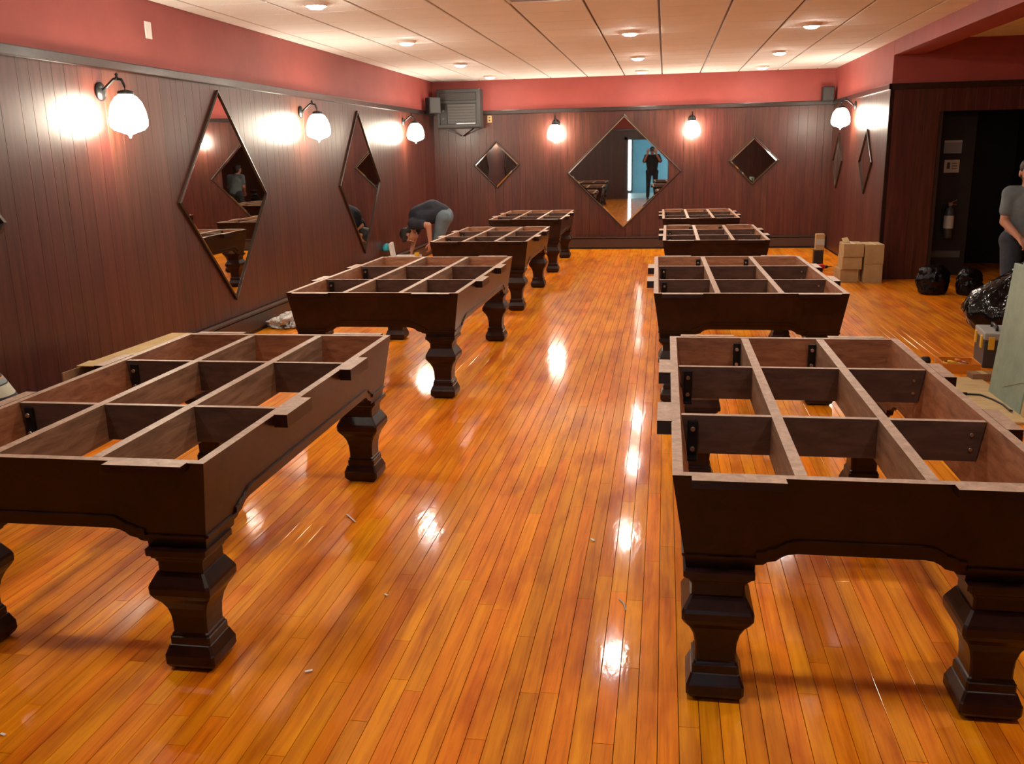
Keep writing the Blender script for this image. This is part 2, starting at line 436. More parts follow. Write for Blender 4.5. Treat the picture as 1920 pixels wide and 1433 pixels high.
# ---- baseboard heaters
def heater(name, x0, x1, y0, y1, axis):
    root = empty(name, ((x0+x1)/2, (y0+y1)/2, 0)); tag(root, kind='structure')
    hx, hy = (x1-x0)/2, (y1-y0)/2
    b = MB()
    if axis == 'x+':     # against wall at x0
        b.box(-hx, hx*.7, -hy, hy, .03, .165); b.build('body', M['heater'], root, bevel=.006)
        MB().box(-hx, hx, -hy, hy, .178, .195).build('hood', M['heater'], root)
        MB().box(-hx, hx*.4, -hy, hy, 0, .03).build('plinth', M['black'], root)
        MB().box(-hx, -hx+.012, -hy, hy, .03, .195).build('back_plate', M['black'], root)
    else:
        b.box(-hx, hx, -hy*.7, hy, .03, .165); b.build('body', M['heater'], root, bevel=.006)
        MB().box(-hx, hx, -hy, hy, .178, .195).build('hood', M['heater'], root)
        MB().box(-hx, hx, -hy*.4, hy, 0, .03).build('plinth', M['black'], root)
        MB().box(-hx, hx, hy-.012, hy, .03, .195).build('back_plate', M['black'], root)
heater('baseboard_left', XL+.01, XL+.085, 1.0, YB-.1, 'x+')
heater('baseboard_back', XL+.1, XR-.02, YB-.085, YB-.01, 'y-')

# ---- ceiling: backing coloured as the shade in the grid gaps, tiles hang in it
cb = MB(); cb.box(XL-.15, XE+.15, YN-.15, YB+.15, ZC+.012, ZC+.2)
ceil = tag(cb.build('ceiling', M['gap_shade']), kind='structure')
TS = .586
gx0 = -0.075 - 7*TS; gy0 = 7.66 - 15*TS
ftm = {}
def tile_mesh(wx, wy):
    key = (round(wx, 3), round(wy, 3))
    if key not in ftm:
        t = MB(); g = .010; gy = .0055; c = .004
        v = [(g, gy), (wx-g, gy), (wx-g, wy-gy), (g, wy-gy)]
        t.v = [(a, b, .013) for a, b in v] + [(a, b, c) for a, b in v]
        v2 = [(g+c, gy+c), (wx-g-c, gy+c), (wx-g-c, wy-gy-c), (g+c, wy-gy-c)]
        t.v += [(a, b, 0) for a, b in v2]
        t.face((8, 11, 10, 9))
        for k in range(4):
            k2 = (k+1) % 4; t.face((k, 4+k, 4+k2, k2)); t.face((4+k, 8+k, 8+k2, 4+k2))
        ftm[key] = t.mesh('tile', M['tile'])
    return ftm[key]
PANEL = (-0.075-2*TS, -0.075, 7.66-TS, 7.66)
nt = 0; fill = MB()
i = -1
while gx0 + i*TS < XE:
    xa = max(gx0+i*TS, XL); xb = min(gx0+(i+1)*TS, XE); i += 1
    if xb-xa < .04: continue
    j = -1
    while gy0 + j*TS < YB:
        ya = max(gy0+j*TS, YN); yb = min(gy0+(j+1)*TS, YB); j += 1
        if yb-ya < .04: continue
        if xa > XR+.2 and ya > YC: continue
        if xa >= PANEL[0]-.01 and xb <= PANEL[1]+.01 and abs(ya-PANEL[2]) < .02: continue
        if ya > 6.0 and xa < 2.5 and nt < 300:
            fix(link('tile', tile_mesh(xb-xa, yb-ya), ceil, (xa, ya, ZC-.001))); nt += 1
        else:
            fill.box(xa+.006, xb-.006, ya+.003, yb-.003, ZC-.001, ZC+.012)
tag(fill.build('tile_field', M['tile'], ceil), kind='stuff')
# flat lamp panel, switched off
pr = empty('ceiling_lamp_panel', ((PANEL[0]+PANEL[1])/2, (PANEL[2]+PANEL[3])/2, ZC))
tag(pr, 'flat bluish lamp panel set in the ceiling tiles, switched off', 'ceiling light')
pw, ph = TS, TS/2
f = MB(); f.box(-pw+.008, pw-.008, -ph+.004, -ph+.03, -.006, .01); f.box(-pw+.008, pw-.008, ph-.03, ph-.004, -.006, .01); f.box(-pw+.008, -pw+.03, -ph+.03, ph-.03, -.006, .01); f.box(pw-.03, pw-.008, -ph+.03, ph-.03, -.006, .01)
f.build('frame', M['white'], pr); MB().box(-pw+.03, pw-.03, -ph+.03, ph-.03, .001, .01).build('diffuser', M['panel_off'], pr)
# soffit beam carrying on the line of the right wall
sb = MB(); sb.box(XR, XR+.32, YN, YC-.002, 2.56, ZC+.02)
tag(sb.build('trim_8', M['red'], bevel=.004), kind='structure')

# ================================================================== POOL TABLE FRAMES
TAP = .155
def inset(z): return (HT - z)*TAP
def board_pts(half):
    """outline (u, z) of a tapered apron board with the shaped lower edge"""
    zb = .418; hb = half - inset(zb); lg = hb - .190
    right = [(hb, zb), (lg, zb), (lg, .436), (lg-.022, .438), (lg-.032, .447), (lg-.055, .452), (lg-.068, .464), (lg-.086, .474), (lg-.112, .478)]
    bottom = [(-a, b) for a, b in right] + right[::-1]
    return bottom + [(half, HT), (-half, HT)], right
def apron(name, half, dist, ang, parent):
    """board facing local -y at distance 'dist', then rotated by ang about z"""
    pts, right = board_pts(half); mb = MB(); n = len(pts); th = .030
    for u, z in pts: mb.v.append((u, -dist + inset(z), z))
    for u, z in pts:
        s = max(-1, min(1, u/ (half-inset(z)))) if abs(abs(u) - (half-inset(z))) < 1e-6 else 0
        mb.v.append((u - s*th, -dist + inset(z) + th, z))
    mb.face(range(n), 0); mb.face(list(range(2*n-1, n-1, -1)), 1)
    for k in range(n):
        k2 = (k+1) % n
        mb.face((k, n+k, n+k2, k2), 2 if k == n-2 else 0)
    R = Matrix.Rotation(ang, 4, 'Z')
    o = mb.xf(R).build(name, [M['mahogany'], M['raw'], M['rawtop']], parent); fix(o)
    # raised bead along the shaped lower edge (a sub-part)
    lower = [(-a, b) for a, b in right[1:]] + right[1:][::-1]
    bd = MB(); off = .034; hh = .011; pr_ = .007
    path = [(-(half-inset(.46))+.004, .418+off)] + [(u, z+off) for u, z in lower] + [((half-inset(.46))-.004, .418+off)]
    for u, z in path:
        for dz, dy in ((0, 0.001), (0.002, -pr_), (hh-.002, -pr_), (hh, .001)):
            bd.v.append((u, -dist + inset(z+dz) + dy, z+dz))
    for k in range(len(path)-1):
        for q in range(3): bd.face((4*k+q, 4*k+4+q, 4*k+5+q, 4*k+1+q))
    bd.face((0, 1, 2, 3)); e = 4*(len(path)-1); bd.face((e+3, e+2, e+1, e))
    fix(bd.xf(R).build('bead', M['mahogany'], o))
    return o
LEG = [(.063, 0), (.078, .014), (.083, .024), (.083, .052), (.080, .058), (.070, .084), (.0665, .086), (.0665, .110), (.063, .113), (.061, .120), (.0575, .124), (.0575, .150), (.0595, .180), (.066, .210), (.078, .236), (.093, .256), (.1005, .270), (.1015, .292), (.098, .302), (.078, .338), (.0735, .340), (.0735, .374), (.078, .376), (.080, .384), (.088, .390), (.091, .398), (.099, .401), (.099, .419)]
def leg_mesh():
    mb = MB(); n = 8
    for h, z in LEG:
        c = .006 + .09*max(0, h-.07)
        for a, b in ((h, -h+c), (h, h-c), (h-c, h), (-h+c, h), (-h, h-c), (-h, -h+c), (-h+c, -h), (h-c, -h)): mb.v.append((a, b, z))
    for i in range(len(LEG)-1):
        for k in range(n):
            k2 = (k+1) % n; mb.face((i*n+k, i*n+k2, (i+1)*n+k2, (i+1)*n+k))
    mb.face(range(n-1, -1, -1)); mb.face(range((len(LEG)-1)*n, len(LEG)*n))
    return mb.mesh('leg', M['mahogany'])
legm = leg_mesh()
def bracket(root, loc, rz, tall=.125, lying=False):
    b = MB(); b.box(-.017, .017, -.012, 0, 0, tall)
    b.box(-.017, .017, -.05, 0, -.006, .004)
    o = b.build('bracket', M['iron'], root, loc, (0, PI/2 if lying else 0, rz), bevel=.003)
    for zz in (tall*.22, tall*.78):
        q = MB(); q.cyl((0, -.012, zz), (0, -.021, zz), .0095, .008, 8); q.build('bolt', M['bolt'], o)
    return o
def pool_frame(label, x, y, rot, W, Ln):
    root = empty('pool_table_frame', (x, y, 0), rot); tag(root, label, 'pool table', 'unfinished pool table frames')
    hw, hl = W/2, Ln/2
    apron('end_board', hw, hl, 0, root); apron('end_board', hw, hl, PI, root)
    apron('side_board', hl, hw, PI/2, root); apron('side_board', hl, hw, -PI/2, root)
    for sx in (-1, 1):
        for sy in (-1, 1):
            link('leg', legm, root, (sx*(hw-.136), sy*(hl-.110), 0))
    zb = .555
    for sx in (-1, 1):     # long dividers
        mb = MB(); cx = sx*W*.164; mb.box(cx-.017, cx+.017, -hl+.034, hl-.034, zb+.01, HT-.001, 0, top=1)
        mb.build('divider', [M['divider'], M['rawtop']], root)
        for sy in (-1, 1):
            mb = MB(); mb.box(-.0155, .0155, -.03, .03, zb+.01, HT+.0005, 0, top=1)
    cys = (-Ln*.184, Ln*.184)
    xs = [-hw+.034, -W*.164-.0175, -W*.164+.0175, W*.164-.0175, W*.164+.0175, hw-.034]
    for cy in cys:          # cross boards, in three lengths between the dividers
        for k in (0, 2, 4):
            mb = MB(); a, b = xs[k], xs[k+1]; ia = inset(zb+.02) if k == 0 else 0; ib = inset(zb+.02) if k == 4 else 0
            z0, z1 = zb+.02, HT-.002; t = .012
            mb.v = [(a+ia, cy-t, z0), (b-ib, cy-t, z0), (b-ib, cy+t, z0), (a+ia, cy+t, z0), (a, cy-t, z1), (b, cy-t, z1), (b, cy+t, z1), (a, cy+t, z1)]
            mb.face((0, 3, 2, 1)); mb.face((4, 5, 6, 7), 1)
            for q in range(4): mb.face((q, (q+1) % 4, (q+1) % 4+4, q+4))
            mb.build('cross_board', [M['cross'], M['rawtop']], root)
        bracket(root, (-hw+.072, cy-.012, zb+.012), 0)
        for zz in (zb+.06, HT-.045):
            q = MB(); q.cyl((hw-.075, cy-.012, zz), (hw-.075, cy-.017, zz), .007, .006, 8); q.build('screw', M['bolt'], root)
    for sx in (-1, 1):
        bracket(root, (sx*W*.164-.036, hl-.034-inset(zb), zb+.012), 0)
        bracket(root, (sx*(hw-.10)-.05, cys[1]+.066, zb+.075), 0, .07, lying=True)
    # ledges on the ends and blocks on the sides that carry the slate
    for sy in (-1, 1):
        for sx in (-1, 1):
            mb = MB(); a, b = sorted((sx*(hw-.052), sx*(hw-.30))); c, d = sorted((sy*(hl+.040), sy*(hl-.003)))
            mb.box(a, b, c, d, HT-.022, HT+.0015, 0, top=1); mb.build('slate_ledge', [M['mahogany'], M['rawtop']], root)
    for sx in (-1, 1):
        for sy in (-1, 1):
            mb = MB(); a, b = sorted((sx*(hw+.046), sx*(hw-.003))); c, d = sorted((sy*Ln*.115, sy*Ln*.235))
            mb.box(a, b, c, d, HT-.045, HT+.0015, 0, top=1); mb.build('slate_block', [M['mahogany'], M['rawtop']], root)
    return root
WB, LB = 1.0539, 1.9523
for lab, x, y, r, dw, dl in [
    ('dark pool table frame at the near left, front leg beside the open floor', -1.861, 3.335, .005, .021, -.009),
    ('dark pool table frame, second from the camera in the left row', -1.868, 6.750, -.005, .109, .164),
    ('dark pool table frame, third from the camera in the left row', -1.849, 10.08, -.002, -.043, -.097),
    ('dark pool table frame at the far end of the left row', -1.837, 13.172, .009, -.065, -.03),
    ('dark pool table frame at the near right, nearest on that side', .548, 3.38, -.001, -.029, -.004),
    ('dark pool table frame, second from the camera in the right row', .517, 6.739, .009, .111, .096),
    ('dark pool table frame, third from the camera in the right row', .503, 10.091, -.004, -.033, -.072),
    ('dark pool table frame at the far end of the right row', .462, 13.083, .004, -.071, -.049)]:
    pool_frame(lab, x, y, r, WB+dw, LB+dl)

# ================================================================== WALL THINGS
def diamond(label, pos, hw, hh, axis, group=None, rot=0., tilt=0., fw=.022):
    """mirror in a thin frame. local: u horizontal, normal -y"""
    root = empty('diamond_mirror', pos, rot); tag(root, label, 'mirror', group)
    rz = {'y-': 0, 'x+': PI/2, 'x-': -PI/2}[axis]
    root.rotation_euler = (tilt if axis == 'y-' else 0, 0, rz + rot)
    P4 = [(0, hh), (hw, 0), (0, -hh), (-hw, 0)]
    k = lambda s: [(u*s, v*s) for u, v in P4]
    s1 = 1 - fw/ (hw*hh/math.hypot(hw, hh)); s2 = s1 - .022/(hw*hh/math.hypot(hw, hh))
    fr = MB()
    for ring, y in ((k(1), 0), (k(1), -.018), (k(s1), -.022), (k(s1), -.004)):
        for u, v in ring: fr.v.append((u, y, v))
    for lvl in range(3):
        for q in range(4):
            q2 = (q+1) % 4; fr.face((lvl*4+q, lvl*4+q2, lvl*4+4+q2, lvl*4+4+q))
    fix(fr.build('frame', M['mframe'], root))
    bv = MB()
    for ring, y in ((k(s1), -.004), (k(s2), -.008)):
        for u, v in ring: bv.v.append((u, y, v))
    for q in range(4):
        q2 = (q+1) % 4; bv.face((q, q2, 4+q2, 4+q))
    bv.build('bevelled_edge', M['bevelglass'], root)
    g = MB(); g.v = [(u, -.008, v) for u, v in k(s2)] + [(u, -.002, v) for u, v in k(s2)]; g.face((0, 1, 2, 3)); g.face((7, 6, 5, 4))
    for q in range(4): g.face((q, (q+1) % 4, 4+(q+1) % 4, 4+q))
    fix(g.build('glass', M['mirror'], root))
    return root
bx = .011
diamond('tall diamond mirror on the left wall between the two nearer lamps', (XL+bx, 7.665, 1.246), .83, .90, 'x+', 'diamond mirrors', fw=.014)
diamond('tall diamond mirror on the left wall beside the bending man', (XL+bx, 11.36, 1.24), .80, .88, 'x+', 'diamond mirrors', fw=.014)
diamond('diamond mirror on the left wall, only its tip at the left picture edge', (XL+bx, 4.02, 1.246), .83, .90, 'x+', 'diamond mirrors')
diamond('large diamond mirror in the middle of the back wall', (-.663, YB-bx, 1.235), .925, .905, 'y-', 'diamond mirrors', rot=0.014, tilt=0, fw=.014)
diamond('small diamond mirror on the back wall below the air conditioner', (-2.745, YB-bx, 1.385), .395, .388, 'y-', 'diamond mirrors', fw=.016)
diamond('small diamond mirror on the back wall right of both back lamps', (1.372, YB-bx, 1.372), .395, .38, 'y-', 'diamond mirrors', fw=.016)
diamond('narrow looking diamond mirror on the right wall nearest the wall corner', (XR-bx, 12.68, 1.365), .40, .405, 'x-', 'diamond mirrors', fw=.016)
diamond('narrow looking diamond mirror on the right wall nearest the back wall', (XR-bx, 14.68, 1.355), .38, .405, 'x-', 'diamond mirrors', fw=.016)

def sconce(label, pos, axis):
    root = empty('wall_sconce', pos); tag(root, label, 'wall lamp', 'lit wall sconces')
    root.rotation_euler = (0, 0, {'y-': 0, 'x+': PI/2, 'x-': -PI/2}[axis]); root.scale = (1.12, 1.12, 1.12)
    # local: wall at y=0, room towards -y
    b = MB(); R = Matrix.Rotation(PI/2, 4, 'X')
    b.lathe([(.055, 0), (.055, .008), (.042, .016), (.02, .022)], 16, 0, Matrix.Translation((0, 0, .12)) @ R); b.build('backplate', M['iron'], root)
    b = MB(); b.tube([(0, -.015, .12), (0, -.05, .15), (0, -.10, .19), (0, -.15, .185), (0, -.165, .15), (0, -.165, .115)], .009, 8); b.build('arm', M['iron'], root)
    b = MB(); b.lathe([(.004, .225), (.012, .215), (.006, .205), (.014, .195), (.008, .185)], 10, 0, Matrix.Translation((0, -.12, 0))); b.build('finial', M['iron'], root)
    b = MB(); b.lathe([(.018, .125), (.045, .118), (.05, .098), (.02, .095)], 16, 0, Matrix.Translation((0, -.165, 0))); b.build('cap', M['iron'], root)
    b = MB(); b.lathe([(.03, .10), (.062, .085), (.088, .05), (.105, .0), (.112, -.05), (.108, -.085), (.085, -.108), (.045, -.122), (.012, -.135), (.004, -.155)], 20, 0, Matrix.Translation((0, -.165, 0))); b.build('glass_shade', M['sconce'], root)
sconce('lit glass sconce on the left wall nearest the camera', (XL+.01, 5.97, 1.90), 'x+')
sconce('lit glass sconce on the left wall between the two tall mirrors', (XL+.01, 9.53, 1.90), 'x+')
sconce('lit glass sconce on the left wall near the back corner', (XL+.01, 13.45, 1.91), 'x+')
sconce('lit glass sconce on the back wall left of the large mirror', (-1.754, YB-.01, 1.885), 'y-')
sconce('lit glass sconce on the back wall right of the large mirror', (.404, YB-.01, 1.89), 'y-')
sconce('lit glass sconce on the short right wall', (XR-.01, 13.6, 1.96), 'x-')

# ---- ceiling downlights
cols = {'left': -2.67, 'middle': -.37, 'right': 1.37}
rows = [(14.5, 'back wall end'), (12.38, 'second from the back wall'), (9.78, 'third from the back wall'), (7.2, 'fourth from the back wall'), (4.6, 'past the nearest table'), (1.9, 'just ahead of the camera')]
for cn, cx in cols.items():
    for cy, rn in rows:
        root = empty('ceiling_downlight', (cx, cy, ZC-.001)); tag(root, 'lit round ceiling downlight, %s column, %s' % (cn, rn), 'ceiling light', 'ceiling downlights')
        b = MB(); b.lathe([(.074, 0), (.0755, -.026), (.082, -.028), (.104, 0)], 24, 0, None, True, False); b.build('trim_ring', M['white'], root)
        b = MB(); b.lathe([(.073, -.012), (.068, -.028), (.048, -.042), (.002, -.048)], 12); b.build('lens', M['lamp'], root)

# ---- air conditioner high in the corner
ac = empty('air_conditioner', (-3.30, YB-.01, 1.975)); tag(ac, 'dark grey boxy air conditioner high in the left back corner', 'air conditioner')
hw = .355
MB().box(-hw, hw, -.28, 0, 0, .61).build('case', M['darkgrey'], ac, bevel=.012)
f = MB(); f.box(-hw+.01, hw-.01, -.305, -.28, .02, .06); f.box(-hw+.01, hw-.01, -.305, -.28, .55, .60); f.box(-hw+.01, -hw+.05, -.305, -.28, .06, .55); f.box(hw-.06, hw-.01, -.305, -.28, .06, .55); f.box(-hw+.05, hw-.06, -.305, -.28, .385, .43)
f.build('front_frame', M['darkgrey'], ac, bevel=.004)
for k in range(7):
    MB().box(-hw+.06, hw-.07, -.30, -.282, .44+k*.0155, .449+k*.0155).build('louvre', M['grille'], ac)
MB().box(-hw+.18, hw-.07, -.295, -.281, .075, .375).build('intake_panel', M['grille'], ac, bevel=.004)
for k in range(6):
    MB().box(-hw+.19, hw-.08, -.299, -.295, .095+k*.045, .115+k*.045).build('grille_slat', M['darkgrey'], ac)
MB().box(-hw+.055, -hw+.17, -.297, -.281, .075, .375).build('control_panel', M['black'], ac)
for k in range(2):
    q = MB(); q.cyl((-hw+.112, -.297, .15+k*.12), (-hw+.112, -.312, .15+k*.12), .022, .02, 12); q.build('knob', M['grille'], ac)
MB().box(-.03, hw-.08, -.308, -.30, .068, .076).build('chrome_strip', M['metalstrip'], ac)
# bracket below
q = MB(); q.bar((-.22, -.26, -.002), (-.02, -.03, -.115), .014, .014); q.bar((.24, -.26, -.002), (.02, -.03, -.115), .014, .014); q.bar((-.02, -.02, -.115), (.02, -.02, -.115), .02, .014)
q.build('support_bracket', M['iron'], ac)

def speaker(label, pos, w_, d_, h_, rz):
    root = empty('loudspeaker', pos, rz); tag(root, label, 'speaker', 'wall loudspeakers')
    MB().box(-w_/2, w_/2, -d_/2, d_/2, 0, h_).build('cabinet', M['black'], root, bevel=.008)
    MB().box(-w_/2+.012, w_/2-.012, -d_/2-.008, -d_/2, .015, h_-.015).build('grille', M['darkgrey'], root, bevel=.003)
    q = MB(); q.box(-.02, .02, d_/2, d_/2+.05, h_*.4, h_*.6); q.build('wall_bracket', M['iron'], root)
speaker('black loudspeaker in the left back corner beside the air conditioner', (-3.64, 14.72, 2.195), .20, .15, .25, .7)
speaker('black loudspeaker in the right back corner under the ceiling', (2.425, 15.20, 2.232), .17, .15, .215, 0)
q = MB(); q.box(-.035, .035, -.012, 0, -.055, .055)
op = q.build('outlet_plate', M['brass'], None, (-2.845, YB-.010, 2.115), bevel=.004); tag(op, 'small yellowed outlet plate right of the air conditioner', 'outlet')
for dz in (-.022, .022): MB().box(-.014, .014, -.0145, -.012, dz-.011, dz+.011).build('socket', M['darkgrey'], op)
q = MB(); q.box(0, .010, -.042, .042, -.06, .06)
wp = q.build('wall_plate', M['plastic_white'], None, (XL+.001, 6.685, 2.51), bevel=.004); tag(wp, 'white plate on the red paint above the left rail', 'wall plate')
MB().box(.010, .014, -.012, .012, -.02, .02).build('toggle', M['plastic_white'], wp)

# ---- inside the alcove opening: a dark door with notices, an extinguisher
dr = empty('door_2', (3.40, YC+.35, 0)); tag(dr, kind='structure')
MB().box(-.24, .22, 0, .045, .01, 1.93).build('leaf', M['doorblack'], dr, bevel=.004)
MB().box(-.20, .16, -.004, 0, .22, .30).build('kick_plate', M['grille'], dr)
MB().box(-.24, -.20, -.012, 0, .01, 1.93).build('stile', M['panel_back'], dr)
nb = MB().box(-.085, .085, -.004, 0, -.075, .075).build('notice_sheet', M['paper'], None, (3.375, YC+.345, 1.305)); tag(nb, 'small pale notice sheet on the dark door at right', 'notice')
MB().box(-.055, -.02, -.0055, -.004, -.03, .045).build('print_block', M['darkgrey'], nb)
for k in range(3): MB().box(0, .06, -.0055, -.004, .03-k*.03, .038-k*.03).build('print_line', M['darkgrey'], nb)
sg = MB().box(-.10, .10, -.004, 0, -.09, .06).build('door_sign', M['paperblue'], None, (3.37, YC+.345, 1.545)); tag(sg, 'grey sign with a light top edge at the head of the dark door', 'sign')
MB().box(-.10, .10, -.006, -.004, .035, .06).build('sign_edge', M['paper'], sg)
ex = empty('fire_extinguisher', (3.375, YC+.26, .46)); tag(ex, 'small fire extinguisher with white label hanging by the dark door', 'fire extinguisher')
q = MB(); q.lathe([(.045, 0), (.055, .012), (.056, .30), (.045, .345), (.02, .365), (.016, .39)], 18); q.build('cylinder', M['darkgrey'], ex)
q = MB(); q.lathe([(.0572, .12), (.0575, .27)], 18, 0, None, True, False); q.build('label', M['paper'], ex)
q = MB(); q.box(-.02, .02, -.02, .02, .385, .425); q.bar((0, -.01, .42), (.07, -.01, .455), .018, .008); q.bar((0, -.01, .405), (.07, -.01, .40), .018, .008); q.build('valve', M['steel'], ex)
q = MB(); q.tube([(-.02, 0, .40), (-.07, 0, .38), (-.08, 0, .30), (-.075, 0, .10)], .009); q.build('hose', M['black'], ex)
q = MB(); q.box(-.03, .03, .056, .09, .2, .32); q.build('hanger', M['iron'], ex)

# ================================================================== FLOOR THINGS
def carton(label, pos, wx, wy, h, rz=0., open_=False, mt='card', group='cardboard boxes by the wall corner'):
    root = empty('cardboard_box', pos, rz); tag(root, label, 'box', group)
    MB().box(-wx/2, wx/2, -wy/2, wy/2, 0, h-.004).build('carton', M[mt], root, bevel=.003)
    MB().box(-wx/2+.002, -.0015, -wy/2+.002, wy/2-.002, h-.004, h).build('flap', M[mt], root)
    MB().box(.0015, wx/2-.002, -wy/2+.002, wy/2-.002, h-.004, h).build('flap', M[mt], root)
    MB().box(-.02, .02, -wy/2+.002, wy/2-.002, h, h+.0012).build('tape', M['tape'], root)
    return root
carton('bottom cardboard box of the left stack by the wall corner', (2.155, 11.47, 0), .20, .32, .155, .06)
carton('middle cardboard box of the left stack by the wall corner', (2.19, 11.45, .156), .22, .32, .145, -.01)
carton('top cardboard box of the left stack, with a torn piece on it', (2.20, 11.45, .302), .225, .34, .15, -.02)
q = MB(); q.v = [(-.1, -.16, 0), (-.02, -.16, 0), (-.03, -.02, .05), (-.1, -.04, .04), (-.1, -.16, .003), (-.02, -.16, .003), (-.03, -.02, .053), (-.1, -.04, .043)]
for ff in ((0, 3, 2, 1), (4, 5, 6, 7), (0, 1, 5, 4), (1, 2, 6, 5), (2, 3, 7, 6), (3, 0, 4, 7)): q.face(ff)
lf_ = q.build('loose_flap', M['card'], None, (2.20, 11.60, .4545)); tag(lf_, 'torn pale cardboard piece lying on the left box stack', 'cardboard')
carton('lower cardboard box of the right stack by the wall corner', (2.425, 11.43, 0), .205, .34, .22, .0)
carton('upper cardboard box of the right stack by the wall corner', (2.425, 11.43, .221), .21, .34, .225, .01)
q = empty('upright_carton', (2.04, 12.75, 0)); tag(q, 'narrow pale carton standing on a dark case behind the box stacks', 'box')
MB().box(-.055, .055, -.05, .05, .235, .445).build('carton', M['card'], q, bevel=.003); MB().box(-.055, .055, -.052, -.05, .30, .38).build('label', M['paper'], q)
q = empty('dark_case', (2.03, 12.75, 0)); tag(q, 'dark upright case under the narrow pale carton', 'case')
MB().box(-.06, .06, -.06, .06, 0, .225).build('body', M['black'], q, bevel=.006); MB().box(-.062, .062, -.062, .062, .225, .234).build('lid', M['darkgrey'], q)
q = empty('cordless_drill', (2.0, 12.42, 0), .3); tag(q, 'red tool lying on the floor before the dark case', 'tool')
b = MB(); b.lathe([(.03, -.10), (.04, -.09), (.042, .04), (.028, .07)], 12, 0, Matrix.Translation((0, 0, .045)) @ Matrix.Rotation(PI/2, 4, 'Y')); b.build('motor_housing', M['redplastic'], q)
b = MB(); b.lathe([(.022, .07), (.02, .11), (.006, .125), (.004, .18)], 10, 0, Matrix.Translation((0, 0, .045)) @ Matrix.Rotation(PI/2, 4, 'Y')); b.build('chuck', M['iron'], q)
b = MB(); b.bar((-.05, 0, .04), (-.07, -.12, .03), .034, .045); b.build('grip', M['redplastic'], q); b = MB(); b.box(-.11, -.03, -.17, -.11, .0, .06); b.build('battery', M['black'], q, bevel=.006)

# soft lumpy bags
from mathutils import noise
def lumpy(name, label, cat, pos, prof, squash, mt, seed, neck=None, n=64, amp=.13, lev=36):
    mb = MB(); root = empty(name, pos); tag(root, label, cat); m_ = len(prof)-1
    def at(t):
        i = min(int(t*m_), m_-1); f = t*m_-i; a = [prof[max(i-1, 0)], prof[i], prof[i+1], prof[min(i+2, m_)]]
        return [.5*((2*a[1][c]) + (-a[0][c]+a[2][c])*f + (2*a[0][c]-5*a[1][c]+4*a[2][c]-a[3][c])*f*f + (-a[0][c]+3*a[1][c]-3*a[2][c]+a[3][c])*f**3) for c in range(3)]
    for i in range(lev+1):
        r, z, dx = at(i/lev)
        for k in range(n):
            t = 2*PI*k/n; v = Vector((math.cos(t)*1.7, math.sin(t)*1.7, z*3.2/max(.2, prof[-1][1]) + seed))
            d = noise.noise(v) + .9*(.5-abs(noise.noise(v*2.3))) + .6*(.5-abs(noise.noise(Vector((v.x*4.5, v.y*4.5, v.z*1.7)))))-.35
            rr = max(.003, r)*(1 + amp*1.5*d)
            mb.v.append((dx + rr*squash[0]*math.cos(t), rr*squash[1]*math.sin(t), max(0, z + (amp*.25*r*d if 1 < i < lev else 0))))
    for i in range(lev):
        for k in range(n): mb.face((i*n+k, i*n+(k+1) % n, (i+1)*n+(k+1) % n, (i+1)*n+k), 0, True)
    mb.face(range(n-1, -1, -1)); mb.face(range(lev*n, (lev+1)*n))
    mb.build('film', M[mt], root)
    if neck:
        q = MB(); q.lathe([(neck[0], neck[1]-.012), (neck[0]*1.1, neck[1]), (neck[0], neck[1]+.012)], 12, 0, Matrix.Translation((neck[2], 0, 0))); q.build('tie', M['darkgrey'], root)
    return root
lumpy('garbage_bag', 'big shiny black garbage bag beside the pale slate slab', 'bag', (2.86, 8.1, 0),
      [(.02, .0, 0), (.17, .005, 0), (.30, .08, -.02), (.36, .19, -.02), (.33, .30, 0), (.25, .41, .04), (.16, .52, .10), (.09, .62, .15), (.05, .69, .18), (.09, .75, .20), (.10, .79, .22)], (1, .85), 'bag', 11, (.055, .69, .18))
lumpy('garbage_bag', 'larger low black bag before the dark alcove, nearer the cardboard boxes', 'bag', (2.86, 10.42, 0),
      [(.05, 0, 0), (.13, .01, 0), (.155, .10, 0), (.15, .20, 0), (.12, .28, 0), (.06, .31, .02), (.01, .32, .02)], (1, .8), 'bag', 23)
lumpy('garbage_bag', 'smaller low black bag before the dark alcove, nearer the right edge', 'bag', (3.21, 10.36, 0),
      [(.05, 0, 0), (.11, .01, 0), (.13, .09, 0), (.12, .19, 0), (.09, .26, 0), (.04, .29, -.02), (.01, .30, -.02)], (1, .8), 'bag', 37)
lumpy('plastic_wrap', 'crumpled clear plastic wrap on the floor by the left heater', 'plastic wrap', (-3.53, 8.25, 0),
      [(.04, 0, 0), (.13, .006, 0), (.14, .05, 0), (.10, .10, .02), (.05, .13, .03), (.012, .15, .04)], (1, 1.5), 'clearfilm', 41, amp=.5, n=48, lev=24)
random.seed(5)

# slate slab leaning, plywood sheets, cable
sl = empty('slate_slab', (2.085, 5.88, 0)); tag(sl, 'pale green slate slab leaning upright at the right edge', 'slate')
q = MB(); q.box(0, .028, -.27, .27, 0, .845); q.build('slab', M['slate'], sl, rot=(0, .088, 0), bevel=.004)
q = MB(); q.bar((-.001, .05, .10), (-.001, -.27, .21), .004, .003); q.build('scratch', M['lidgrey'], sl, rot=(0, .088, 0))
s2 = empty('slate_slab', (2.135, 5.9, 0)); tag(s2, 'second slate slab behind the pale green one', 'slate')
q = MB(); q.box(0, .028, -.27, .25, 0, .845); q.build('slab', M['slate'], s2, rot=(0, .088, 0), bevel=.004)
cr = empty('plywood_crate', (2.42, 5.80, 0)); tag(cr, 'plywood crate behind the leaning slate slabs', 'crate')
MB().box(-.14, .22, -.42, .30, .03, .72).build('body', M['ply'], cr, bevel=.004)
